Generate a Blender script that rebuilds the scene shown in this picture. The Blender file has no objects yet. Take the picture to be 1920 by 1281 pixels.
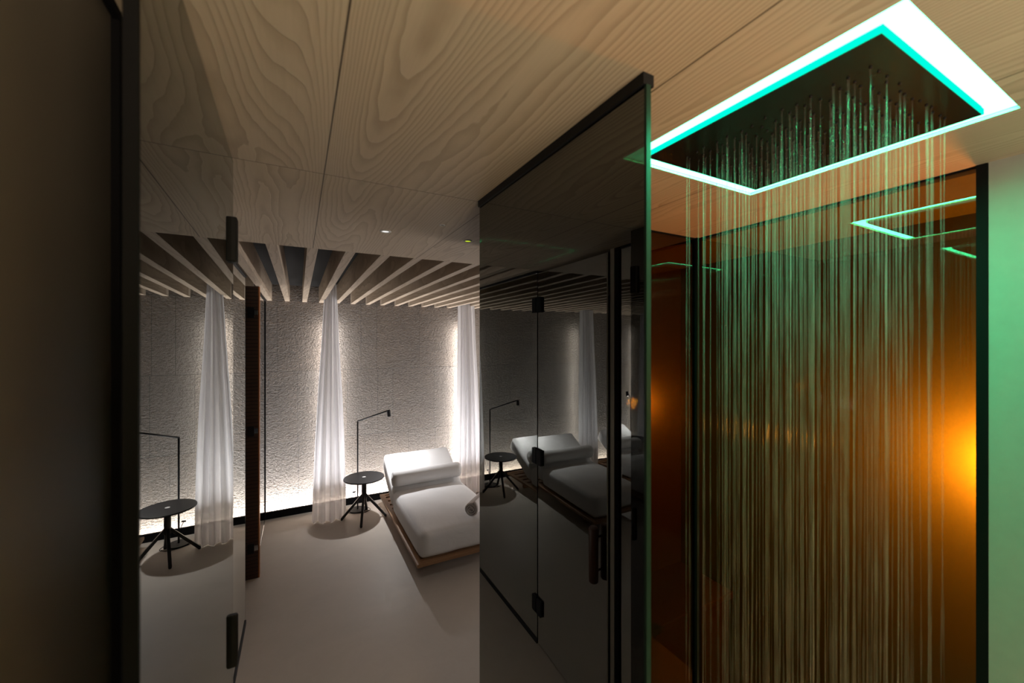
import bpy, bmesh, math, random
from mathutils import Vector, Matrix
random.seed(7)
PI = math.pi
S = bpy.context.scene
COL = S.collection
CAMZ, H = 2.10, 0.49
CZ = CAMZ + H                     # ceiling height
WY = 5.60                         # stone wall plane
YAW = math.radians(28.07)

# ------------------------------------------------------------------ helpers
def link(o, parent=None):
    COL.objects.link(o)
    if parent: o.parent = parent
    return o
def obj(name, bm, mat, parent=None, smooth=False, bevel=0, seg=2, loc=None, rot=None):
    me = bpy.data.meshes.new(name)
    bmesh.ops.recalc_face_normals(bm, faces=bm.faces)
    bm.to_mesh(me); bm.free()
    o = bpy.data.objects.new(name, me)
    for m in (mat if isinstance(mat, (list, tuple)) else [mat]): me.materials.append(m)
    if smooth:
        for p in me.polygons: p.use_smooth = True
    link(o, parent)
    if bevel:
        b = o.modifiers.new('bevel', 'BEVEL'); b.width = bevel; b.segments = seg; b.limit_method = 'ANGLE'
    if loc: o.location = loc
    if rot: o.rotation_euler = rot
    return o
def thing(name, label, cat, loc=(0,0,0), rz=0, group=None):
    o = bpy.data.objects.new(name, None); COL.objects.link(o)
    o.location = loc; o.rotation_euler = (0, 0, rz); o.empty_display_size = .1
    return tag(o, label, cat, group)
def tag(o, label, cat, group=None):
    o['label'] = label; o['category'] = cat
    if group: o['group'] = group
    return o
def struct(name, bm, mat, label=None, parent=None, **k):
    o = obj(name, bm, mat, parent, **k)
    if parent is None: o['kind'] = 'structure'
    if label: o['label'] = label
    return o
def copy_tree(o, parent=None):
    c = o.copy(); COL.objects.link(c)
    if parent: c.parent = parent
    for ch in list(o.children): copy_tree(ch, c)
    return c
def B(*boxes):
    bm = bmesh.new()
    for b in boxes: add_box(bm, *b)
    return bm
def add_box(bm, lo, hi, M=None):
    vs = [bm.verts.new((x, y, z)) for x in (lo[0], hi[0]) for y in (lo[1], hi[1]) for z in (lo[2], hi[2])]
    for f in ((0,1,3,2),(4,6,7,5),(0,4,5,1),(2,3,7,6),(0,2,6,4),(1,5,7,3)):
        bm.faces.new([vs[i] for i in f])
    if M is not None:
        for v in vs: v.co = M @ v.co
    return vs
def tube(bm, pts, r, n=8, cap=True):
    pts = [Vector(p) for p in pts]; rings = []
    for i, p in enumerate(pts):
        t = (pts[min(i+1, len(pts)-1)] - pts[max(i-1, 0)]).normalized()
        a = Vector((0,0,1)) if abs(t.z) < .9 else Vector((1,0,0))
        u = t.cross(a).normalized(); w = t.cross(u)
        rr = r[i] if isinstance(r, (list, tuple)) else r
        rings.append([bm.verts.new(p + u*math.cos(2*PI*k/n+PI/4)*rr + w*math.sin(2*PI*k/n+PI/4)*rr) for k in range(n)])
    for a, b in zip(rings, rings[1:]):
        for k in range(n): bm.faces.new((a[k], a[(k+1)%n], b[(k+1)%n], b[k]))
    if cap:
        bm.faces.new(rings[0]); bm.faces.new(rings[-1][::-1])
def lathe(bm, prof, n=48, M=None):
    rings = []
    for r, z in prof:
        if r < 1e-6: rings.append([bm.verts.new((0,0,z))])
        else: rings.append([bm.verts.new((r*math.cos(2*PI*k/n), r*math.sin(2*PI*k/n), z)) for k in range(n)])
    for a, b in zip(rings, rings[1:]):
        for k in range(n):
            k2 = (k+1)%n
            if len(a) == 1 and len(b) > 1: bm.faces.new((a[0], b[k], b[k2]))
            elif len(b) == 1 and len(a) > 1: bm.faces.new((a[k], a[k2], b[0]))
            elif len(a) > 1: bm.faces.new((a[k], a[k2], b[k2], b[k]))
    if M is not None:
        for rg in rings:
            for v in rg: v.co = M @ v.co

# ------------------------------------------------------------------ materials
class G:
    def __init__(s, name):
        s.m = bpy.data.materials.new(name); s.m.use_nodes = True
        s.t = s.m.node_tree; s.t.nodes.clear()
        s.out = s.n('ShaderNodeOutputMaterial')
    def n(s, typ, **k):
        nd = s.t.nodes.new(typ)
        for a, v in k.items(): setattr(nd, a, v)
        return nd
    def set(s, inp, v):
        if isinstance(v, bpy.types.NodeSocket): s.t.links.new(v, inp)
        elif v is not None:
            if hasattr(inp.default_value, '__len__') and not hasattr(v, '__len__'): v = (v,)*len(inp.default_value)
            if hasattr(inp.default_value, '__len__') and len(inp.default_value) == 4 and len(v) == 3: v = (*v, 1)
            inp.default_value = v
    def math(s, op, a, b=None, c=None, clamp=False):
        nd = s.n('ShaderNodeMath', operation=op); nd.use_clamp = clamp
        s.set(nd.inputs[0], a)
        if b is not None: s.set(nd.inputs[1], b)
        if c is not None: s.set(nd.inputs[2], c)
        return nd.outputs[0]
    def noise(s, vec, scale, detail=2, rough=.5, dist=0):
        nd = s.n('ShaderNodeTexNoise'); s.set(nd.inputs['Vector'], vec)
        nd.inputs['Scale'].default_value = scale; nd.inputs['Detail'].default_value = detail
        nd.inputs['Roughness'].default_value = rough; nd.inputs['Distortion'].default_value = dist
        return nd.outputs[0]
    def mapv(s, vec, scale=(1,1,1), loc=(0,0,0), rot=(0,0,0)):
        nd = s.n('ShaderNodeMapping'); s.set(nd.inputs[0], vec)
        nd.inputs['Scale'].default_value = scale; nd.inputs['Location'].default_value = loc; nd.inputs['Rotation'].default_value = rot
        return nd.outputs[0]
    def ramp(s, fac, stops):
        nd = s.n('ShaderNodeValToRGB'); s.set(nd.inputs[0], fac)
        cr = nd.color_ramp
        while len(cr.elements) < len(stops): cr.elements.new(.5)
        for e, (p, c) in zip(cr.elements, stops):
            e.position = p; e.color = (*c, 1) if len(c) == 3 else c
        return nd.outputs[0]
    def mix(s, fac, a, b, mode='MIX'):
        nd = s.n('ShaderNodeMix', data_type='RGBA', blend_type=mode)
        s.set(nd.inputs[0], fac); s.set(nd.inputs[6], a); s.set(nd.inputs[7], b)
        return nd.outputs[2]
    def bump(s, h, strength=.3, dist=.01, normal=None):
        nd = s.n('ShaderNodeBump'); s.set(nd.inputs['Height'], h)
        nd.inputs['Strength'].default_value = strength; nd.inputs['Distance'].default_value = dist
        if normal: s.set(nd.inputs['Normal'], normal)
        return nd.outputs[0]
    def pos(s):
        return s.n('ShaderNodeTexCoord').outputs['Object']
    def principled(s, col, rough=.5, metal=0, normal=None, spec=.5, **k):
        p = s.n('ShaderNodeBsdfPrincipled')
        s.set(p.inputs['Base Color'], col); s.set(p.inputs['Roughness'], rough); s.set(p.inputs['Metallic'], metal)
        s.set(p.inputs['Specular IOR Level'], spec)
        if normal: s.set(p.inputs['Normal'], normal)
        for a, v in k.items(): s.set(p.inputs[a], v)
        return p.outputs[0]
    def done(s, shader):
        s.t.links.new(shader, s.out.inputs[0]); return s.m

def plain(name, col, rough=.5, metal=0, bumpy=0, bscale=80, spec=.5):
    g = G(name); p = g.pos()
    n = g.noise(p, bscale, 3)
    c = g.mix(g.math('MULTIPLY', n, .5), col, tuple(x*.75 for x in col))
    nm = g.bump(n, bumpy, .002) if bumpy else None
    return g.done(g.principled(c, rough, metal, nm, spec))

def pane(name, f0, tint, gloss=(1,1,1), rough=0.0, power=5.0):
    """coated sheet of glass: Fresnel-like reflection over a tinted clear body"""
    g = G(name)
    geo = g.n('ShaderNodeNewGeometry')
    d = g.n('ShaderNodeVectorMath', operation='DOT_PRODUCT')
    g.set(d.inputs[0], geo.outputs['Normal']); g.set(d.inputs[1], geo.outputs['Incoming'])
    c = g.math('ABSOLUTE', d.outputs['Value'])
    p5 = g.math('POWER', g.math('SUBTRACT', 1.0, c, clamp=True), power)
    fac = g.math('ADD', g.math('MULTIPLY', p5, 1-f0), f0, clamp=True)
    tr = g.n('ShaderNodeBsdfTransparent'); g.set(tr.inputs[0], tint)
    gl = g.n('ShaderNodeBsdfGlossy'); g.set(gl.inputs['Color'], gloss); gl.inputs['Roughness'].default_value = rough
    mx = g.n('ShaderNodeMixShader'); g.set(mx.inputs[0], fac)
    g.t.links.new(tr.outputs[0], mx.inputs[1]); g.t.links.new(gl.outputs[0], mx.inputs[2])
    return g.done(mx.outputs[0])

def emit(name, col, strength):
    g = G(name); e = g.n('ShaderNodeEmission'); g.set(e.inputs[0], col); e.inputs[1].default_value = strength
    return g.done(e.outputs[0])

def oak(name, light, mid, dark, plank=.546, off=.064, cross=1.29, freq=55, seams=True):
    g = G(name); p = g.pos()
    sep = g.n('ShaderNodeSeparateXYZ'); g.set(sep.inputs[0], p)
    x, y, z = sep.outputs
    px = g.math('DIVIDE', g.math('SUBTRACT', x, off), plank)
    idx = g.math('FLOOR', px); fx = g.math('FRACT', px)
    py = g.math('DIVIDE', g.math('SUBTRACT', y, cross), 2.4)
    idy = g.math('FLOOR', py)
    seed = g.math('ADD', g.math('MULTIPLY', idx, 3.71), g.math('MULTIPLY', idy, 9.13))
    comb = g.n('ShaderNodeCombineXYZ')
    g.set(comb.inputs[0], g.math('MULTIPLY', x, 1.0)); g.set(comb.inputs[1], g.math('MULTIPLY', y, .085))
    g.set(comb.inputs[2], g.math('ADD', seed, z))
    v = g.noise(comb.outputs[0], 3.2, 1.5, .4, .1)
    comb2 = g.n('ShaderNodeCombineXYZ')
    g.set(comb2.inputs[0], g.math('MULTIPLY', x, 1.0)); g.set(comb2.inputs[1], g.math('MULTIPLY', y, .35)); g.set(comb2.inputs[2], seed)
    wob = g.noise(comb2.outputs[0], 14, 3)
    ph = g.math('ADD', g.math('MULTIPLY', v, freq), g.math('ADD', g.math('MULTIPLY', x, 38), g.math('MULTIPLY', wob, 1.6)))
    ring = g.math('FRACT', ph)
    line = g.ramp(ring, [(0, (1,1,1)), (.45, (.75,.75,.75)), (.85, (.05,.05,.05)), (.95, (.0,.0,.0)), (1, (1,1,1))])
    comb3 = g.n('ShaderNodeCombineXYZ')
    g.set(comb3.inputs[0], g.math('MULTIPLY', x, 260)); g.set(comb3.inputs[1], g.math('MULTIPLY', y, 6)); g.set(comb3.inputs[2], z)
    fib = g.noise(comb3.outputs[0], 1, 2)
    big = g.noise(comb2.outputs[0], 2.2, 2)
    base = g.mix(big, light, mid)
    amt = g.math('MULTIPLY', g.math('SUBTRACT', 1.0, line), g.math('MULTIPLY', g.math('ADD', big, .25), .75))
    c = g.mix(amt, base, dark)
    c = g.mix(g.math('MULTIPLY', fib, .35), c, tuple(a*.6 for a in mid))
    if seams:
        s1 = g.math('LESS_THAN', fx, .006)
        fy = g.math('FRACT', py); s2 = g.math('LESS_THAN', fy, .0012)
        c = g.mix(g.math('MAXIMUM', s1, s2), c, tuple(a*.25 for a in dark))
    nm = g.bump(line, .25, .002)
    return g.done(g.principled(c, .55, 0, nm, .3))

M = {}
M['ceil'] = oak('ceiling_oak', (.60,.50,.385), (.52,.425,.32), (.32,.24,.165))
M['slat'] = oak('slat_oak', (.57,.475,.38), (.48,.39,.30), (.31,.235,.17), plank=.1865, off=-.1555, cross=-9.0, freq=18, seams=False)
M['black'] = plain('black_metal', (.007,.007,.009), .6, 0, .05, spec=.25)
M['blackmatte'] = plain('black_board', (.006,.006,.007), .8, spec=.1)
M['tableblk'] = plain('black_lacquer', (.018,.018,.020), .42, 0, .04)
M['chrome'] = plain('chrome', (.8,.8,.82), .12, 1)
M['plenum'] = plain('plenum_black', (.012,.012,.013), .9)
M['white'] = plain('white_plaster', (.37,.38,.36), .8, 0, .04, 30)
M['beige'] = plain('beige_jamb', (.42,.36,.27), .6)
M['ledhouse'] = plain('led_housing', (.6,.6,.6), .4)

# dark satin wall beside the camera
g = G('dark_satin'); n = g.noise(g.pos(), 400, 2)
M['darkwall'] = g.done(g.principled((.15,.13,.105), .45, 0, g.bump(n, .08, .001), .5))

# stone
g = G('bush_hammered_stone'); p = g.pos()
pm = g.mapv(p, (1, 1, 1), rot=(PI/2, 0, 0))
sep = g.n('ShaderNodeSeparateXYZ'); g.set(sep.inputs[0], p)
x, y, z = sep.outputs
# rows .866 high, blocks of uneven width
row = g.math('FLOOR', g.math('DIVIDE', g.math('ADD', z, .002), .8665)); fz = g.math('FRACT', g.math('DIVIDE', g.math('ADD', z, .002), .8665))
xs = g.math('ADD', g.math('DIVIDE', g.math('SUBTRACT', x, .923), .5775), g.math('MULTIPLY', g.math('ADD', row, -2.0), .37))
col = g.math('FLOOR', xs); fxx = g.math('FRACT', xs)
js = g.math('MAXIMUM', g.math('LESS_THAN', fxx, .009), g.math('LESS_THAN', fz, .008))
cid = g.n('ShaderNodeCombineXYZ'); g.set(cid.inputs[0], col); g.set(cid.inputs[1], row)
wn = g.n('ShaderNodeTexWhiteNoise'); g.set(wn.inputs['Vector'], cid.outputs[0]); rnd = wn.outputs['Value']
# second vertical joint inside some blocks
js2 = g.math('MULTIPLY', g.math('LESS_THAN', g.math('ABSOLUTE', g.math('SUBTRACT', fxx, .66)), .006), g.math('GREATER_THAN', rnd, .45))
joint = g.math('MAXIMUM', js, js2)
pc = g.mapv(p, (1, 1, 1.25))
n1 = g.noise(pc, 46, 2.5, .6, .15)
n2 = g.noise(pc, 130, 2, .6)
n3 = g.noise(g.mapv(p, (1,1,1.2)), 1.7, 3, .55, .8)
vein = g.noise(g.mapv(p, (.6, 1, 1.0), rot=(0,.6,0)), 2.4, 4, .6, 1.5)
h = g.math('ADD', g.math('MULTIPLY', n1, 1.0), g.math('MULTIPLY', n2, .40))
h = g.math('SUBTRACT', h, g.math('MULTIPLY', joint, .5))
h = g.math('ADD', h, g.math('MULTIPLY', rnd, .25))
cst = g.mix(n3, (.43,.335,.255), (.29,.222,.167))
cst = g.mix(g.math('MULTIPLY', g.math('POWER', vein, 2.0), .8), cst, (.17,.15,.13))
cst = g.mix(g.math('MULTIPLY', rnd, .3), cst, (.36,.34,.31))
pit = g.ramp(n1, [(.30, (1,1,1)), (.55, (.25,.25,.25)), (.75, (0,0,0))])
cst = g.mix(g.math('MULTIPLY', pit, .45), cst, (.10,.08,.065))
cst = g.mix(g.math('MULTIPLY', joint, .5), cst, (.05,.045,.04))
M['stone'] = g.done(g.principled(cst, .55, 0, g.bump(h, .9, .055), .35))

# micro-cement floor
g = G('micro_cement'); p = g.pos()
n1 = g.noise(g.mapv(p, (1, 1.4, 1), rot=(0,0,.5)), 1.6, 4, .6, 1.6)
n2 = g.noise(p, 9, 4, .65, 2.2)
n3 = g.noise(p, 60, 3)
c = g.mix(g.math('MULTIPLY', n1, .9), (.46,.41,.36), (.36,.32,.28))
c = g.mix(g.math('MULTIPLY', g.math('POWER', n2, 2.2), .9), c, (.46,.43,.385))
nm = g.bump(g.math('ADD', n2, g.math('MULTIPLY', n3, .15)), .12, .004)
M['floor'] = g.done(g.principled(c, g.math('ADD', g.math('MULTIPLY', n2, .25), .38), 0, nm, .4))

# cushions
def cloth(name, col, scale=320, b=.15):
    g = G(name); p = g.pos()
    n = g.noise(p, scale, 2); w = g.noise(g.mapv(p, (1, .5, 1)), 7, 3, .55, .8)
    hh = g.math('ADD', g.math('MULTIPLY', n, .08), w)
    return g.done(g.principled(g.mix(n, col, tuple(x*.93 for x in col)), .85, 0, g.bump(hh, b, .02), .2))
M['cushion'] = cloth('white_cotton', (.78,.78,.79), b=.22)
M['towel'] = cloth('towel_terry', (.74,.71,.71), 220, .5)
# sheer curtain
g = G('sheer_voile'); p = g.pos()
n = g.noise(g.mapv(p, (60, 60, 2)), 1, 3)
d = g.n('ShaderNodeBsdfDiffuse'); g.set(d.inputs[0], g.mix(n, (.82,.82,.84), (.74,.74,.77)))
t = g.n('ShaderNodeBsdfTranslucent'); g.set(t.inputs[0], (.84,.85,.90))
tr = g.n('ShaderNodeBsdfTransparent')
m1 = g.n('ShaderNodeMixShader'); m1.inputs[0].default_value = .42; g.t.links.new(d.outputs[0], m1.inputs[1]); g.t.links.new(t.outputs[0], m1.inputs[2])
m2 = g.n('ShaderNodeMixShader'); m2.inputs[0].default_value = .03; g.t.links.new(m1.outputs[0], m2.inputs[1]); g.t.links.new(tr.outputs[0], m2.inputs[2])
M['voile'] = g.done(m2.outputs[0])

def wood(name, a, b, axis='y', rough=.45, sc=14):
    g = G(name); p = g.pos()
    s = {'x': (.12, 1, 1), 'y': (1, .12, 1), 'z': (1, 1, .12)}[axis]
    n = g.noise(g.mapv(p, s), sc, 4, .6, 1.2)
    f = g.noise(g.mapv(p, tuple(v*v if v < 1 else v for v in s)), 180, 2)
    c = g.mix(n, a, b); c = g.mix(g.math('MULTIPLY', f, .4), c, tuple(v*.5 for v in b))
    return g.done(g.principled(c, rough, 0, g.bump(f, .1, .001), .4))
M['teak'] = wood('teak', (.36,.205,.105), (.25,.13,.06))
M['handlewood'] = wood('handle_wood', (.12,.055,.03), (.07,.03,.018), 'z')
# dark slatted sauna wood
g = G('sauna_boards'); p = g.pos()
sep = g.n('ShaderNodeSeparateXYZ'); g.set(sep.inputs[0], p)
fz = g.math('FRACT', g.math('DIVIDE', sep.outputs[2], .032))
gr = g.math('LESS_THAN', fz, .22)
n = g.noise(g.mapv(p, (1,1,8)), 9, 3)
c = g.mix(n, (.060,.026,.017), (.035,.016,.012)); c = g.mix(gr, c, (.008,.004,.003))
M['sauna'] = g.done(g.principled(c, .45, 0, g.bump(g.math('SUBTRACT', 1.0, gr), .5, .004), .4))
M['saunaedge'] = wood('painted_glow_edge_wood', (.42,.15,.035), (.26,.08,.02), 'z')  # orange wood tone stands in for cabin light on the jamb edge

M['smoke'] = pane('smoked_glass', .16, (.10,.11,.10), (.93,.95,.92), 0.0)
M['mirror'] = pane('mirror_glass', .80, (.12,.13,.12), (.97,.99,.97), 0.0)
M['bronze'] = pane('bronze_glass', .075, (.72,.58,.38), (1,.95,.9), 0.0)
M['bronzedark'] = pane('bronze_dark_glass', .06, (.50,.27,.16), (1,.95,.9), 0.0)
M['clear'] = pane('grey_glass', .12, (.55,.57,.56), (1,1,1), 0.0)
g = G('glass_edge'); M['glassedge'] = g.done(g.principled((.012,.035,.025), .4, 0, None, .25))

# steam room lining
g = G('steam_room_plaster'); n = g.noise(g.pos(), 5, 3)
M['steam'] = g.done(g.principled(g.mix(n, (.13,.125,.115), (.11,.105,.10)), .7, 0, None, .3))
M['steamdark'] = plain('steam_room_dark_tile', (.05,.033,.026), .9, spec=.1)

# ------------------------------------------------------------------ setting
XL, XR, YB = -3.4, 5.6, -1.9
struct('floor', B(((XL, YB, -.12), (XR, WY+.3, 0))), M['floor'])
SY = 2.35
struct('ceiling', B(((XL, YB, CZ), (.766, SY, CZ+.2)), ((1.335, YB, CZ), (XR, SY, CZ+.2)),
                    ((.766, YB, CZ), (1.335, .2386, CZ+.2)), ((.766, .806, CZ), (1.335, SY, CZ+.2)),
                    ), M['ceil'])
struct('trim_1', B(((XL, SY, CZ+.2), (XR, WY+.3, CZ+.26))), M['plenum'], 'black underside of the void above the ceiling slats')
struct('wall_far', B(((XL, WY, 0), (XR, WY+.3, CZ+.26))), M['stone'])
struct('wall_right', B(((XR, 1.2, 0), (XR+.1, WY, CZ+.26))), M['stone'])
struct('wall_left', B(((-.345, YB, 0), (-.245, .80, CZ))), M['darkwall'])
struct('wall_behind', B(((-.345, YB-.1, 0), (1.9, YB, CZ))), M['white'])
struct('wall_shower', B(((1.665, YB, 0), (1.78, .352, CZ))), M['white'], 'pale plastered wall beside the shower')
struct('trim_2', B(((-.243, -.6, CZ-.012), (-.233, .80, CZ))), M['blackmatte'], 'thin black trim line under the ceiling')
struct('trim_3', B(((-.40, .80, 0), (-.235, .84, CZ))), M['blackmatte'])
# cabin behind the mirror doors
struct('wall_cabin', B(((-1.9, 1.2, 0), (-1.8, 4.2, CZ))), M['sauna'])
struct('baseboard_far', B(((-3.3, 5.515, 0), (XR, 5.54, .085))), M['blackmatte'])

# seams are in the oak material; slats
first = None
LBL = 'pale oak ceiling slat running to the stone wall, one of the long row'
for k in range(-14, 31):
    x0 = -.148 + .1865*k
    if first is None:
        o = obj('ceiling_slat', B(((-.026, SY+.001, CZ+.0005), (.026, WY-.001, CZ+.1995))), M['slat'], bevel=.001, seg=1)
        first = o
    else:
        o = first.copy(); COL.objects.link(o)
    o.location.x = x0 + .026
    tag(o, LBL, 'ceiling slat', 'oak slats of the ceiling')

# ------------------------------------------------------------------ hardware
def hinge_box(parent, name, lo, hi, mat=None, bev=.003):
    return obj(name, B((lo, hi)), mat or M['black'], parent, bevel=bev)

# right smoked screen R
XRG = .557
t = thing('glass_screen', 'tall smoked glass screen beside the rain shower, reflecting the lounge', 'glass screen', (XRG, .527, 0))
obj('glass_pane', B(((0, .004, .012), (.010, .758, CZ-.022))), M['smoke'], t)
obj('glass_edge', B(((-.0005, -.002, .012), (.0105, .0038, CZ-.022))), M['glassedge'], t)
obj('top_channel', B(((-.006, 0, CZ-.022), (.020, .758, CZ-.0005))), M['black'], t)
obj('bottom_channel', B(((-.004, 0, 0), (.016, .758, .012))), M['black'], t)

# left smoked door A
ang = math.radians(1.0)
t = thing('glass_door', 'smoked glass door leaf at the left with black edge profile, near the camera', 'door', (-.140, .524, 0), ang)
obj('glass_pane', B(((-.010, 0, .012), (0, .760, CZ-.012))), M['smoke'], t)
obj('edge_profile', B(((-.0105, -.006, .010), (.0012, 0, CZ-.006))), M['blackmatte'], t)
def clip(parent, y0, z0, z1, out=.012, name='hinge'):
    h = obj(name, B(((-.022, y0-.022, z0), (out, y0+.012, z1))), M['black'], parent, bevel=.004)
    return h
clip(t, .742, CAMZ+.205, CAMZ+.322)
obj('handle', B(((-.012, .733, 1.250), (.013, .746, 1.390))), M['black'], t, bevel=.006)

# mirror glass front B
XB = -.35
t = thing('glass_partition', 'fixed dark mirror glass panel in the cabin front, beyond its door', 'glass panel', (XB, 2.372, 0))
obj('glass_pane', B(((-.010, .002, .03), (0, 1.178, CZ-.014))), M['mirror'], t)
obj('glass_edge', B(((-.0102, 1.178, .03), (.0002, 1.184, CZ-.014))), M['glassedge'], t)
obj('top_channel', B(((-.018, 0, CZ-.014), (.008, 1.184, CZ-.0005))), M['black'], t)
obj('bottom_channel', B(((-.016, 0, 0), (.006, 1.184, .03))), M['black'], t)
t = thing('glass_door', 'mirror glass cabin door with vertical wooden handle, seen in the glass screen', 'door', (XB, 2.366, 0), math.radians(1.7))
obj('glass_pane', B(((-.010, -.730, .012), (0, 0, CZ-.018))), M['mirror'], t)
obj('seal', B(((-.011, -.003, .012), (.0015, .0035, CZ-.018))), M['blackmatte'], t)
for z in (.22, 1.25, 2.30):
    h = obj('hinge', B(((.002, -.062, z), (.016, -.004, z+.105)), ((.002, .004, z), (.016, .056, z+.105)), ((.002, -.006, z+.03), (.012, .006, z+.075))), M['black'], t, bevel=.002)
bm = bmesh.new(); tube(bm, [(.040, -.670, .80), (.040, -.670, .808), (.040, -.670, 1.092), (.040, -.670, 1.10)], [.020, .026, .026, .020], 16)
hd = obj('handle', bm, M['handlewood'], t, smooth=True)
bm = bmesh.new(); tube(bm, [(0, -.670, .86), (.04, -.670, .86)], .006); tube(bm, [(0, -.670, 1.04), (.04, -.670, 1.04)], .006)
obj('handle_standoff', bm, M['black'], hd)
# post and short panel near the camera
struct('trim_4', B(((XB-.03, 1.562, 0), (XB+.004, 1.592, CZ-.0005))), M['blackmatte'])
struct('trim_5', B(((XB-.02, 1.597, 0), (XB+.006, 1.626, CZ-.0005))), M['beige'])
t = thing('glass_partition', 'narrow mirror glass panel behind the near left door, beside a black post', 'glass panel', (XB, .86, 0))
obj('glass_pane', B(((-.010, 0, .03), (0, .69, CZ-.014))), M['mirror'], t)
obj('top_channel', B(((-.018, 0, CZ-.014), (.008, .69, CZ-.0005))), M['black'], t)
obj('bottom_channel', B(((-.016, 0, 0), (.006, .69, .03))), M['black'], t)
# jamb at y 4.2 and glass door C
struct('wall_jamb', B(((-1.8, 4.2, 0), (-.318, 4.27, CZ-.002))), M['sauna'])
struct('trim_6', B(((-.318, 4.2, 0), (-.308, 4.27, CZ-.002))), M['saunaedge'], 'wooden edge of the dark cabin jamb, orange light painted into its colour')
t = thing('glass_door', 'clear glass door hinged on the dark wooden jamb, closing against the stone wall', 'door', (-.348, 4.285, 0))
obj('glass_pane', B(((-.010, 0, .012), (0, 1.222, CZ-.018))), M['clear'], t)
obj('edge_profile', B(((-.022, 1.205, .012), (.008, 1.2265, CZ-.018))), M['black'], t)
obj('top_channel', B(((-.016, 0, CZ-.018), (.006, 1.2265, CZ-.0005))), M['black'], t)
obj('bottom_rail', B(((-.012, 0, .003), (.002, 1.2265, .0118))), M['chrome'], t)
for z in (.225, 1.26, 2.31):
    h = obj('hinge', B(((-.05, -.092, z), (.0, -.086, z+.09))), M['black'], t, bevel=.001)
    obj('hinge_pin', B(((.001, -.094, z+.025), (.030, -.086, z+.07))), M['chrome'], h)

# ------------------------------------------------------------------ steam room behind the shower glass
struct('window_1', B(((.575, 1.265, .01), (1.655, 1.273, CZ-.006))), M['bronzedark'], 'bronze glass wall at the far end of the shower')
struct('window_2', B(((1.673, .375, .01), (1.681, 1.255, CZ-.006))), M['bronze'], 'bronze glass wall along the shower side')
struct('trim_7', B(((1.655, 1.252, 0), (1.690, 1.287, CZ-.001))), M['blackmatte'], 'black corner post of the shower glass')
struct('trim_8', B(((1.662, .353, 0), (1.690, .3745, CZ-.001))), M['blackmatte'], 'black upright between bronze glass and pale wall')
struct('trim_9', B(((.575, 1.262, CZ-.006), (1.655, 1.276, CZ-.0005)), ((1.670, .375, CZ-.006), (1.684, 1.252, CZ-.0005))), M['blackmatte'])
struct('wall_steam_back', B(((.84, 1.80, 0), (2.3, 1.9, CZ))), M['steamdark'])
struct('wall_steam_left', B(((.575, 1.276, 0), (.86, 1.29, CZ)), ((.84, 1.29, 0), (.86, 1.80, CZ))), M['steamdark'])
struct('wall_steam_right', B(((2.22, -.7, 0), (2.3, 1.80, CZ))), M['steam'])
struct('wall_steam_front', B(((1.78, -.8, 0), (2.3, -.7, CZ))), M['steam'])
struct('ceiling_steam', B(((1.693, -.7, CZ-.012), (2.22, 1.80, CZ-.0005)), ((.86, 1.29, CZ-.012), (1.693, 1.80, CZ-.0005))), M['steam'], 'plastered ceiling of the steam room')
o = obj('steam_bench', B(((.87, 1.45, .0), (2.2, 1.795, .62)), ((.865, 1.43, .62), (2.21, 1.795, .66))), M['steamdark'], bevel=.006)
tag(o, 'tiled bench inside the steam room behind the bronze glass', 'bench')

# ------------------------------------------------------------------ rain shower
t = thing('rain_shower', 'square ceiling rain shower head with glowing green light frame', 'shower head', (1.0505, .5223, CZ))
GREEN = (.045, 1.0, .50)
M['led'] = emit('green_led', (.13, 1.0, .42), 8)
M['led2'] = emit('green_led_edge', (.0, 1.0, .60), 1.3)
hx = .2845
def ring(a, b, z0, z1):
    return B(((-a, -a, z0), (a, -b, z1)), ((-a, b, z0), (a, a, z1)), ((-a, -b, z0), (-b, b, z1)), ((b, -b, z0), (a, b, z1)))
obj('light_frame', ring(hx, .243, .008, .014), M['led'], t)
obj('light_rim', ring(.2425, .2405, -.004, .0075), M['led2'], t)
g = G('shower_plate'); p = g.pos()
M['plate'] = g.done(g.principled((.045,.055,.05), .25, .85, None, .6))
obj('spray_plate', B(((-.2403, -.2403, -.005), (.2403, .2403, .012))), M['plate'], t)
obj('housing', B(((-hx, -hx, .021), (hx, hx, .15))), M['black'], t)
# nozzles + water threads
NX = []
nz = bmesh.new(); wt = bmesh.new(); rnd = random.Random(3)
xs0, xs1, ys0, ys1 = .895-1.0505, 1.235-1.0505, .325-.5223, .715-.5223
n = 14
for i in range(n):
    for j in range(n):
        px = xs0 + (xs1-xs0)*i/(n-1); py = ys0 + (ys1-ys0)*j/(n-1)
        px += rnd.uniform(-.006, .006); py += rnd.uniform(-.006, .006)
        lathe(nz, [(0, -.0075), (.0022, -.0075), (.0028, -.004)], 8, Matrix.Translation((px, py, 0)))
        NX.append((px, py))
        if rnd.random() < .12: continue
        pts = []; rr = []
        ax, ay = rnd.uniform(-.004, .004), rnd.uniform(-.004, .004)
        z = -.004; a = rnd.uniform(0, 6); r0 = rnd.uniform(.0008, .0017)
        dx = dy = 0
        while z > -CZ+.004:
            q = -z
            pts.append((px + ax*q + .0012*math.sin(q*9+a)*min(q, 1), py + ay*q + .0012*math.cos(q*7+a)*min(q, 1), z))
            rr.append(r0*(1+.35*math.sin(q*23+a*3))*(1 if q < .3 else rnd.uniform(.55, 1.25)))
            z -= .035
        pts.append((pts[-1][0], pts[-1][1], -CZ+.003)); rr.append(r0)
        tube(wt, pts, rr, 5)
nzo = obj('nozzle', nz, M['black'], t); nzo['kind'] = 'stuff'; nzo['label'] = 'small spray nozzles'
g = G('falling_water'); tr = g.n('ShaderNodeBsdfTransparent')
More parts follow.
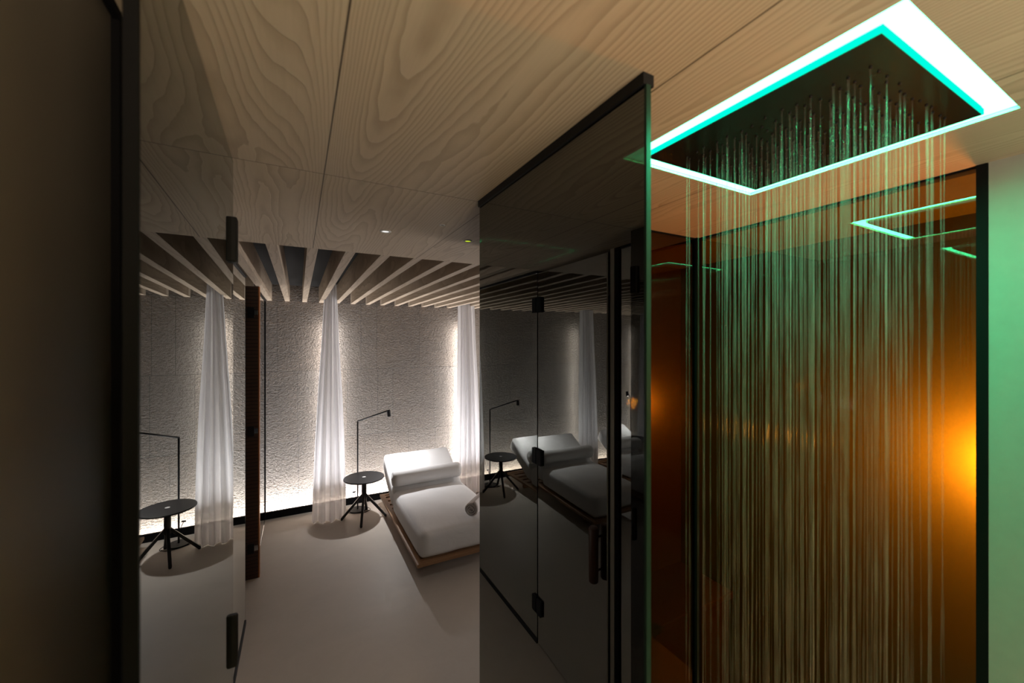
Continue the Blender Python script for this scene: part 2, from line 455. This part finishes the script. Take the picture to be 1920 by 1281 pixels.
geo = g.n('ShaderNodeNewGeometry'); gl = g.n('ShaderNodeBsdfGlossy'); gl.inputs['Roughness'].default_value = .12
df = g.n('ShaderNodeBsdfDiffuse'); g.set(df.inputs[0], (.65,.7,.7))
tl = g.n('ShaderNodeBsdfTranslucent'); g.set(tl.inputs[0], (.7,.75,.75))
a1 = g.n('ShaderNodeMixShader'); a1.inputs[0].default_value = .5; g.t.links.new(df.outputs[0], a1.inputs[1]); g.t.links.new(tl.outputs[0], a1.inputs[2])
a2 = g.n('ShaderNodeMixShader'); a2.inputs[0].default_value = .10; g.t.links.new(a1.outputs[0], a2.inputs[1]); g.t.links.new(gl.outputs[0], a2.inputs[2])
a3 = g.n('ShaderNodeMixShader'); a3.inputs[0].default_value = .945; g.t.links.new(a2.outputs[0], a3.inputs[1]); g.t.links.new(tr.outputs[0], a3.inputs[2])
M['water'] = g.done(a3.outputs[0])
w = obj('shower_water', wt, M['water'], loc=(1.0505, .5223, CZ), smooth=True); w['kind'] = 'stuff'
w['label'] = 'fine threads of water raining from the green lit shower head'; w['category'] = 'water'

# ------------------------------------------------------------------ small ceiling fittings
def fitting(name, label, cat, x, y, r, inner, lens=True):
    t = thing(name, label, cat, (x, y, CZ))
    bm = bmesh.new(); lathe(bm, [(r*.66, -.001), (r*.70, -.004), (r, -.003), (r*1.02, -.0003)], 40)
    obj('bezel', bm, M['ledhouse'], t, smooth=True)
    bm = bmesh.new(); lathe(bm, [(0, -.0012), (r*.68, -.0012)], 32)
    obj('lens', bm, inner, t)
    return t
M['dl'] = emit('downlight_lens', (1, .97, .95), 1.1)
M['yg'] = emit('yellow_green_lens', (.62, .80, .03), 1.2)
fitting('downlight', 'small round white recessed downlight in the oak ceiling', 'ceiling light', .340, 1.83, .024, M['dl'])
fitting('indicator_light', 'tiny yellow green light set in the oak ceiling', 'indicator light', .725, 1.817, .021, M['yg'])
fitting('ceiling_sensor', 'tiny dark round sensor in the oak ceiling', 'sensor', .531, 1.618, .012, M['blackmatte'])

# ------------------------------------------------------------------ curtains
def curtain(bl, br, tl, tr, label, x, y=5.19, seed=1, flip=False):
    """edge profiles in metres relative to x at given heights (bottom->top)"""
    rn = random.Random(seed); bm = bmesh.new()
    NU, NV = 150, 46; ztop = CZ+.19
    prof = [(0.005, bl, br), (.35, bl*.93+tl*.07, br*.97+tr*.03), (.9, bl*.78+tl*.22, br*.85+tr*.15), (1.5, bl*.55+tl*.45, br*.6+tr*.4), (2.1, bl*.26+tl*.74, br*.25+tr*.75), (ztop, tl, tr)]
    ph = [rn.uniform(0, 6.28) for _ in range(4)]
    grid = []
    for j in range(NV+1):
        z = .006 + (ztop-.006)*j/NV
        for (z0, l0, r0), (z1, l1, r1) in zip(prof, prof[1:]):
            if z <= z1+1e-6:
                f = (z-z0)/(z1-z0); L = l0+(l1-l0)*f; R = r0+(r1-r0)*f; break
        row = []
        for i in range(NU+1):
            u = i/NU; q = 1-z/ztop
            fold = math.sin(u*2*PI*4.5+ph[0]+.9*math.sin(z*1.1+ph[1])+.8*math.sin(u*5+ph[3])) + .09*math.sin(u*2*PI*12+ph[2]+z*1.2)
            amp = .014+.022*q
            xx = L+(R-L)*(u + .018*math.sin(u*2*PI*6.5+ph[3]))
            yy = amp*fold - (.05+.04*q)*math.sin(PI*u)
            row.append(bm.verts.new(((-xx if flip else xx), yy, z)))
        grid.append(row)
    for a, b in zip(grid, grid[1:]):
        for i in range(NU): bm.faces.new((a[i], a[i+1], b[i+1], b[i]))
    o = obj('curtain', bm, M['voile'], smooth=True, loc=(x, y, 0))
    return tag(o, label, 'curtain', 'sheer curtains along the stone wall')
curtain(-.185, .190, -.045, .085, 'sheer white curtain left of the round black table nearest the left doors', .315, seed=4)
curtain(-.13, .20, -.115, .105, 'sheer white curtain between the two white daybeds', 2.05, seed=9)
curtain(-.185, .190, -.045, .085, 'sheer white curtain beside the right hand table, seen only in the glass screen', 3.745, seed=12, flip=True)

# ------------------------------------------------------------------ side table
def side_table(loc, rz, label):
    t = thing('side_table', label, 'side table', loc, rz, 'round black side tables')
    Ht = .49
    bm = bmesh.new(); lathe(bm, [(0, Ht-.016), (.222, Ht-.016), (.228, Ht-.013), (.228, Ht-.004), (.224, Ht), (0, Ht)], 72)
    obj('tabletop', bm, M['tableblk'], t)
    bm = bmesh.new(); lathe(bm, [(0, Ht+.0002), (.020, Ht+.0002), (.020, Ht+.002), (0, Ht+.002)], 28)
    obj('cap', bm, M['ledhouse'], t)
    bm = bmesh.new(); lathe(bm, [(0, .235), (.028, .235), (.028, Ht-.030), (.05, Ht-.018), (.05, Ht-.0163), (0, Ht-.0163)], 24)
    obj('column', bm, M['tableblk'], t, smooth=False)
    for k in range(4):
        a = k*PI/2 + .42
        bm = bmesh.new(); c, s = math.cos(a), math.sin(a)
        tube(bm, [(.016*c, .016*s, .285), (.250*c, .250*s, .010)], .019, 4)
        lg = obj('leg', bm, M['tableblk'], t, bevel=.003)
        bm = bmesh.new(); lathe(bm, [(0, 0), (.011, 0), (.011, .006), (0, .006)], 12, Matrix.Translation((.248*c, .248*s, 0)))
        obj('foot', bm, M['black'], lg)
    return t
st = side_table((.685, 5.02, 0), -.68, 'round black four-legged side table left of the daybed')
c = copy_tree(st); c.location = (3.375, 5.02, 0); c.rotation_euler.z = -.6; c['label'] = 'round black side table at the far right, seen only in the glass screen'

# ------------------------------------------------------------------ reading lamp
M['bulb'] = emit('reading_lamp_lens', (1, .98, .97), 30)
def reading_lamp(loc, rz, label):
    t = thing('reading_lamp', label, 'floor lamp', loc, rz, 'slim black reading lamps')
    bm = bmesh.new(); lathe(bm, [(0, 0), (.098, 0), (.102, .004), (.100, .014), (.03, .017), (0, .017)], 48)
    obj('base', bm, M['black'], t)
    bm = bmesh.new(); tube(bm, [(0, 0, .015), (0, 0, 1.112)], .0085, 8); obj('stem', bm, M['black'], t, smooth=True)
    ex, ey, ez = .325, -.245, 1.245
    bm = bmesh.new(); tube(bm, [(0, 0, 1.106), (ex-.015, ey+.011, ez)], .0085, 8)
    tube(bm, [(ex-.015, ey+.011, ez), (ex+.012, ey-.009, ez-.004)], .0075, 8)
    obj('arm', bm, M['black'], t, smooth=True)
    bm = bmesh.new(); tube(bm, [(ex, ey, ez+.010), (ex+.010, ey+.004, ez-.066)], .0215, 20)
    hd = obj('lamp_head', bm, M['black'], t)
    bm = bmesh.new(); tube(bm, [(ex+.010, ey+.004, ez-.0665), (ex+.0101, ey+.004, ez-.0675)], .016, 20)
    obj('lens', bm, M['bulb'], hd)
    bm = bmesh.new(); tube(bm, [(0, 0, .13), (-.045, -.03, .24)], .004, 6); tube(bm, [(-.062, -.045, .245), (-.030, -.018, .240)], .009, 8)
    obj('dimmer_handle', bm, M['black'], t)
    pts = [(.09+.0*k, .0, .006) for k in range(1)]
    for k in range(26):
        a = -1.2 + k*.28; r = .125 + .012*math.sin(k*.9)
        pts.append((.02+r*math.cos(a), -.02+r*.8*math.sin(a), .005+.0015*math.sin(k*.7)))
    bm = bmesh.new(); tube(bm, pts, .003, 6); obj('cord', bm, M['black'], t, smooth=True)
    ld = bpy.data.lights.new('reading_spot', 'SPOT'); ld.energy = 64; ld.spot_size = math.radians(140); ld.spot_blend = 1.0
    ld.shadow_soft_size = .014; ld.color = (1, .975, .97)
    lo = bpy.data.objects.new('reading_spot', ld); COL.objects.link(lo); lo.parent = t
    lo.location = (ex+.0105, ey+.0042, ez-.070)
    lo.rotation_euler = Vector((0,0,-1)).rotation_difference(Vector((.17,-.17,-1)).normalized()).to_euler()
    return t
rl = reading_lamp((.648, 5.30, 0), 0, 'slim black angled reading lamp behind the round table left of the daybed')
c = copy_tree(rl); c.location = (3.41, 5.30, 0); c.rotation_euler.z = math.radians(-106); c['label'] = 'slim black reading lamp at the far right, seen only in the glass screen'

# ------------------------------------------------------------------ daybed
def rbox(lo, hi, r, n=4, cuts=(1,1,1)):
    bm = bmesh.new(); add_box(bm, lo, hi)
    return bm
def cushion(name, lo, hi, parent, r=.07, puff=.02, rot=None, loc=None, seed=1):
    """soft cushion: subdivided superellipsoid-like rounded box"""
    lo, hi = Vector(lo), Vector(hi); c = (lo+hi)/2; h = (hi-lo)/2
    bm = bmesh.new(); bmesh.ops.create_grid(bm, x_segments=1, y_segments=1, size=1); bm.free(); bm = bmesh.new()
    N = 18; vd = {}
    def key(p): return tuple(round(v, 5) for v in p)
    def vert(p):
        k = key(p)
        if k not in vd: vd[k] = bm.verts.new(p)
        return vd[k]
    def warp(t): return math.sin(t*PI/2)*.55+t*.45
    for ax in range(3):
        for sg in (-1, 1):
            for i in range(N):
                for j in range(N):
                    q = []
                    for (a, b) in ((i, j), (i+1, j), (i+1, j+1), (i, j+1)):
                        u, v = warp(2*a/N-1), warp(2*b/N-1)
                        p = [0,0,0]; p[ax] = sg; p[(ax+1)%3] = u; p[(ax+2)%3] = v
                        q.append(vert(p))
                    bm.faces.new(q if sg > 0 else q[::-1])
    rn = random.Random(seed); ph = [rn.uniform(0, 6) for _ in range(6)]
    for v in bm.verts:
        p = v.co.copy(); q = Vector((p.x*h.x, p.y*h.y, p.z*h.z))
        inner = Vector([max(-(h[k]-r), min(h[k]-r, q[k])) for k in range(3)])
        d = q-inner
        if d.length > 1e-6: q = inner + d.normalized()*min(r, max(d.length, r if max(abs(d[k]) for k in range(3)) >= r*.999 else d.length))
        # puff the faces
        q.z += (1 if p.z > 0 else 0)*puff*(1-p.x**2)*(1-p.y**4)*abs(p.z)
        q.x += math.copysign(puff*.5*(1-p.z**2)*(1-p.y**6)*abs(p.x), p.x)
        q.y += math.copysign(puff*.6*(1-p.z**2)*(1-p.x**6)*abs(p.y), p.y)
        # seams pulled in near top edge, tiny rumples
        q.z += .0025*math.sin(p.x*9+ph[0])*math.sin(p.y*7+ph[1]) + .0015*math.sin(p.y*31+ph[2]+p.x*4)*(abs(p.x)**4)
        v.co = q + c
    o = obj(name, bm, M['cushion'], parent, smooth=True, loc=loc, rot=rot)
    s = o.modifiers.new('sub', 'SUBSURF'); s.levels = 1; s.render_levels = 1
    return o
def daybed(loc, label):
    """origin: foot-left corner on the floor; x to the right, y to the headboard"""
    t = thing('daybed', label, 'daybed', loc, 0, 'white daybeds')
    W, L = .90, 1.82
    fr = obj('frame', B(((0, 0, .135), (.05, L, .165)), ((W-.05, 0, .135), (W, L, .165)), ((.05, 0, .135), (W-.05, .05, .165)), ((.05, L-.05, .135), (W-.05, L, .165))), M['teak'], t, bevel=.003)
    bm = bmesh.new()
    for k in range(14): add_box(bm, (.05, .09+k*.125, .139), (W-.05, .17+k*.125, .158))
    so = obj('slat_base', bm, M['teak'], t)
    for x0 in (.12, W-.17):
        for y0 in (.32, L-.30):
            obj('leg', B(((x0, y0, 0), (x0+.05, y0+.05, .139))), M['teak'], t, bevel=.003)
    m = cushion('seat_cushion', (.035, .035, .167), (.86, 1.215, .405), t, r=.055, puff=.022, seed=2)
    # piping along the seat's long sides
    bm = bmesh.new()
    # backrest: tilted about its lower edge
    th = math.radians(29)
    bl = .66
    bk = cushion('back_cushion', (-.4125, 0, -.09), (.4125, bl, .10), t, r=.032, puff=.022, loc=(.4475, 1.205, .285), rot=(th, 0, 0), seed=5)
    bs = obj('back_support', B(((-.37, .03, -.115), (.37, bl-.05, -.095))), M['teak'], t, loc=(.4475, 1.205, .285), rot=(th, 0, 0))
    # bolster on the fold
    bm = bmesh.new()
    R = .089; prof = [(0, -.002)]
    prof += [(R*.22, .0), (R*.26, .004), (R*.8, .006)]
    prof += [(R*.93, .018), (R, .05)] + [(R*(1+.01*math.sin(k*2.1)), .05+.72*k/24) for k in range(1, 24)] + [(R, .77), (R*.93, .802), (R*.8, .814), (R*.26, .816), (R*.22, .820), (0, .822)]
    lathe(bm, prof, 40, Matrix.Rotation(PI/2, 4, 'Y'))
    b = obj('bolster', bm, M['cushion'], t, smooth=True, loc=(.030, 1.225, .530))
    for xx in (-.006, .818):
        bm = bmesh.new(); lathe(bm, [(0, 0), (.013, .001), (.013, .008), (0, .009)], 16, Matrix.Translation((xx, 0, 0)) @ Matrix.Rotation(PI/2, 4, 'Y'))
        obj('button', bm, M['cushion'], b)
    return t
db = daybed((.905, 3.435, 0), 'white cushioned daybed on a low teak frame with a rolled towel on it')
c = copy_tree(db); c.location.x = 2.26; c['label'] = 'white cushioned daybed right of the middle curtain, seen only in the glass'
# towel roll: spiral sheet
def towel(loc, rz, label):
    bm = bmesh.new(); pts = []
    T = 3.2*2*PI; N = 130
    for side in (0, 1):
        pass
    inner = [(.012+.062*(k/N)**.8)for k in range(N+1)]
    prof = []
    for k in range(N+1):
        a = T*k/N; r = .004 + .060*k/N
        prof.append((r*math.cos(a), r*math.sin(a)))
    th = .0125
    out = []
    for k in range(N+1):
        a = T*k/N; r = .004 + .060*k/N + th
        out.append((r*math.cos(a), r*math.sin(a)))
    L = .40; NL = 10
    rings = []
    for j in range(NL+1):
        y = L*j/NL; e = 1 - (.06 if j in (0, NL) else 0)
        rings.append(([bm.verts.new((p[0]*e, y+.004*math.sin(i*.25), p[1]*e)) for i, p in enumerate(prof)], [bm.verts.new((p[0]*e, y+.004*math.sin(i*.25), p[1]*e)) for i, p in enumerate(out)]))
    for (a, b), (c2, d) in zip(rings, rings[1:]):
        for i in range(N):
            bm.faces.new((a[i], a[i+1], c2[i+1], c2[i])); bm.faces.new((b[i], b[i+1], d[i+1], d[i]))
        for i in (0, N): bm.faces.new((a[i], b[i], d[i], c2[i]))
    for a, b in (rings[0], rings[-1]):
        for i in range(N): bm.faces.new((a[i], a[i+1], b[i+1], b[i]))
    o = obj('rolled_towel', bm, M['towel'], smooth=True, loc=loc, rot=(0, 0, rz))
    return tag(o, label, 'towel')
towel((1.45, 3.56, .493), -.8, 'rolled pale towel lying on the seat of the nearer white daybed')

# ------------------------------------------------------------------ lights
def area(name, loc, rot, sx, sy, e, col=(1,1,1), spread=180, parent=None):
    ld = bpy.data.lights.new(name, 'AREA'); ld.shape = 'RECTANGLE'; ld.size = sx; ld.size_y = sy; ld.energy = e; ld.color = col
    ld.spread = math.radians(spread)
    o = bpy.data.objects.new(name, ld); COL.objects.link(o); o.location = loc; o.rotation_euler = rot
    return o
COOL = (.93, .95, 1.0)
area('cove_strip', (1.15, 5.572, .05), (PI, 0, 0), 8.9, .03, 255, (1, .955, .93))
for x, w in ((.315, 0), (2.05, 0), (3.745, 0)):
    area('curtain_strip', (x+.03, 5.47, 1.2), (PI/2, 0, 0), .04, 2.25, 17, COOL)
# shower led frame, hung in its own recess
for (x, y, sx, sy) in ((1.0505, .5223-.264, .56, .035), (1.0505, .5223+.264, .56, .035), (1.0505-.264, .5223, .035, .56), (1.0505+.264, .5223, .035, .56)):
    area('shower_strip', (x, y, CZ+.006), (0, 0, 0), sx, sy, 4.0, (.03, 1, .42))
# steam room lamps (orange)
def point(name, loc, e, col, r=.04):
    ld = bpy.data.lights.new(name, 'POINT'); ld.energy = e; ld.color = col; ld.shadow_soft_size = r
    o = bpy.data.objects.new(name, ld); COL.objects.link(o); o.location = loc; return o
point('steam_lamp', (2.115, .405, 1.66), 66, (1, .40, .015), .04)
# added unseen spot behind the camera, its floor bounce brightens the ceiling
def spot(name, loc, e, size, col, r=.03, tilt=(0,0,0)):
    ld = bpy.data.lights.new(name, 'SPOT'); ld.energy = e; ld.spot_size = math.radians(size); ld.spot_blend = .6; ld.color = col; ld.shadow_soft_size = r
    o = bpy.data.objects.new(name, ld); COL.objects.link(o); o.location = loc; o.rotation_euler = tilt; return o
spot('added_lobby_spot', (.35, -.75, CZ-.01), 60, 120, (1, .80, .55))
area('added_lobby_uplight', (.45, -1.5, 1.75), (math.radians(180-22), 0, 0), 1.2, .06, 72, (1, .80, .56), 125)  # added unseen uplight, no real cove: lifts the oak ceiling near the camera
spot('ceiling_downlight', (.340, 1.83, CZ-.01), 24, 100, (1, .95, .92))

area('added_lounge_fill', (5.55, 3.3, .9), (0, math.radians(90+28), 0), .3, 3.0, 95, (1, .92, .86), 150)  # added fill with no fixture behind it, brightens far ceiling and slats

# ------------------------------------------------------------------ world, camera
W = bpy.data.worlds.new('world'); S.world = W; W.use_nodes = True
W.node_tree.nodes['Background'].inputs[0].default_value = (.5, .55, .6, 1)
W.node_tree.nodes['Background'].inputs[1].default_value = .02
cd = bpy.data.cameras.new('camera'); cam = bpy.data.objects.new('camera', cd); COL.objects.link(cam)
cam.location = (0, 0, CAMZ); cam.rotation_euler = (PI/2, 0, -YAW)
cd.sensor_width = 36; cd.lens = 750/1920*36; cd.clip_start = .01
cd.dof.use_dof = True; cd.dof.focus_distance = 4.6; cd.dof.aperture_fstop = 3.5
S.camera = cam
S.view_settings.view_transform = 'Standard'; S.view_settings.look = 'None'
S.view_settings.exposure = 0; S.view_settings.gamma = 1; S.view_settings.use_curve_mapping = False
cy = S.cycles
cy.max_bounces = 14; cy.glossy_bounces = 8; cy.diffuse_bounces = 5; cy.transmission_bounces = 8; cy.transparent_max_bounces = 48
cy.use_denoising = True; cy.sample_clamp_indirect = 6; cy.caustics_reflective = False; cy.caustics_refractive = False
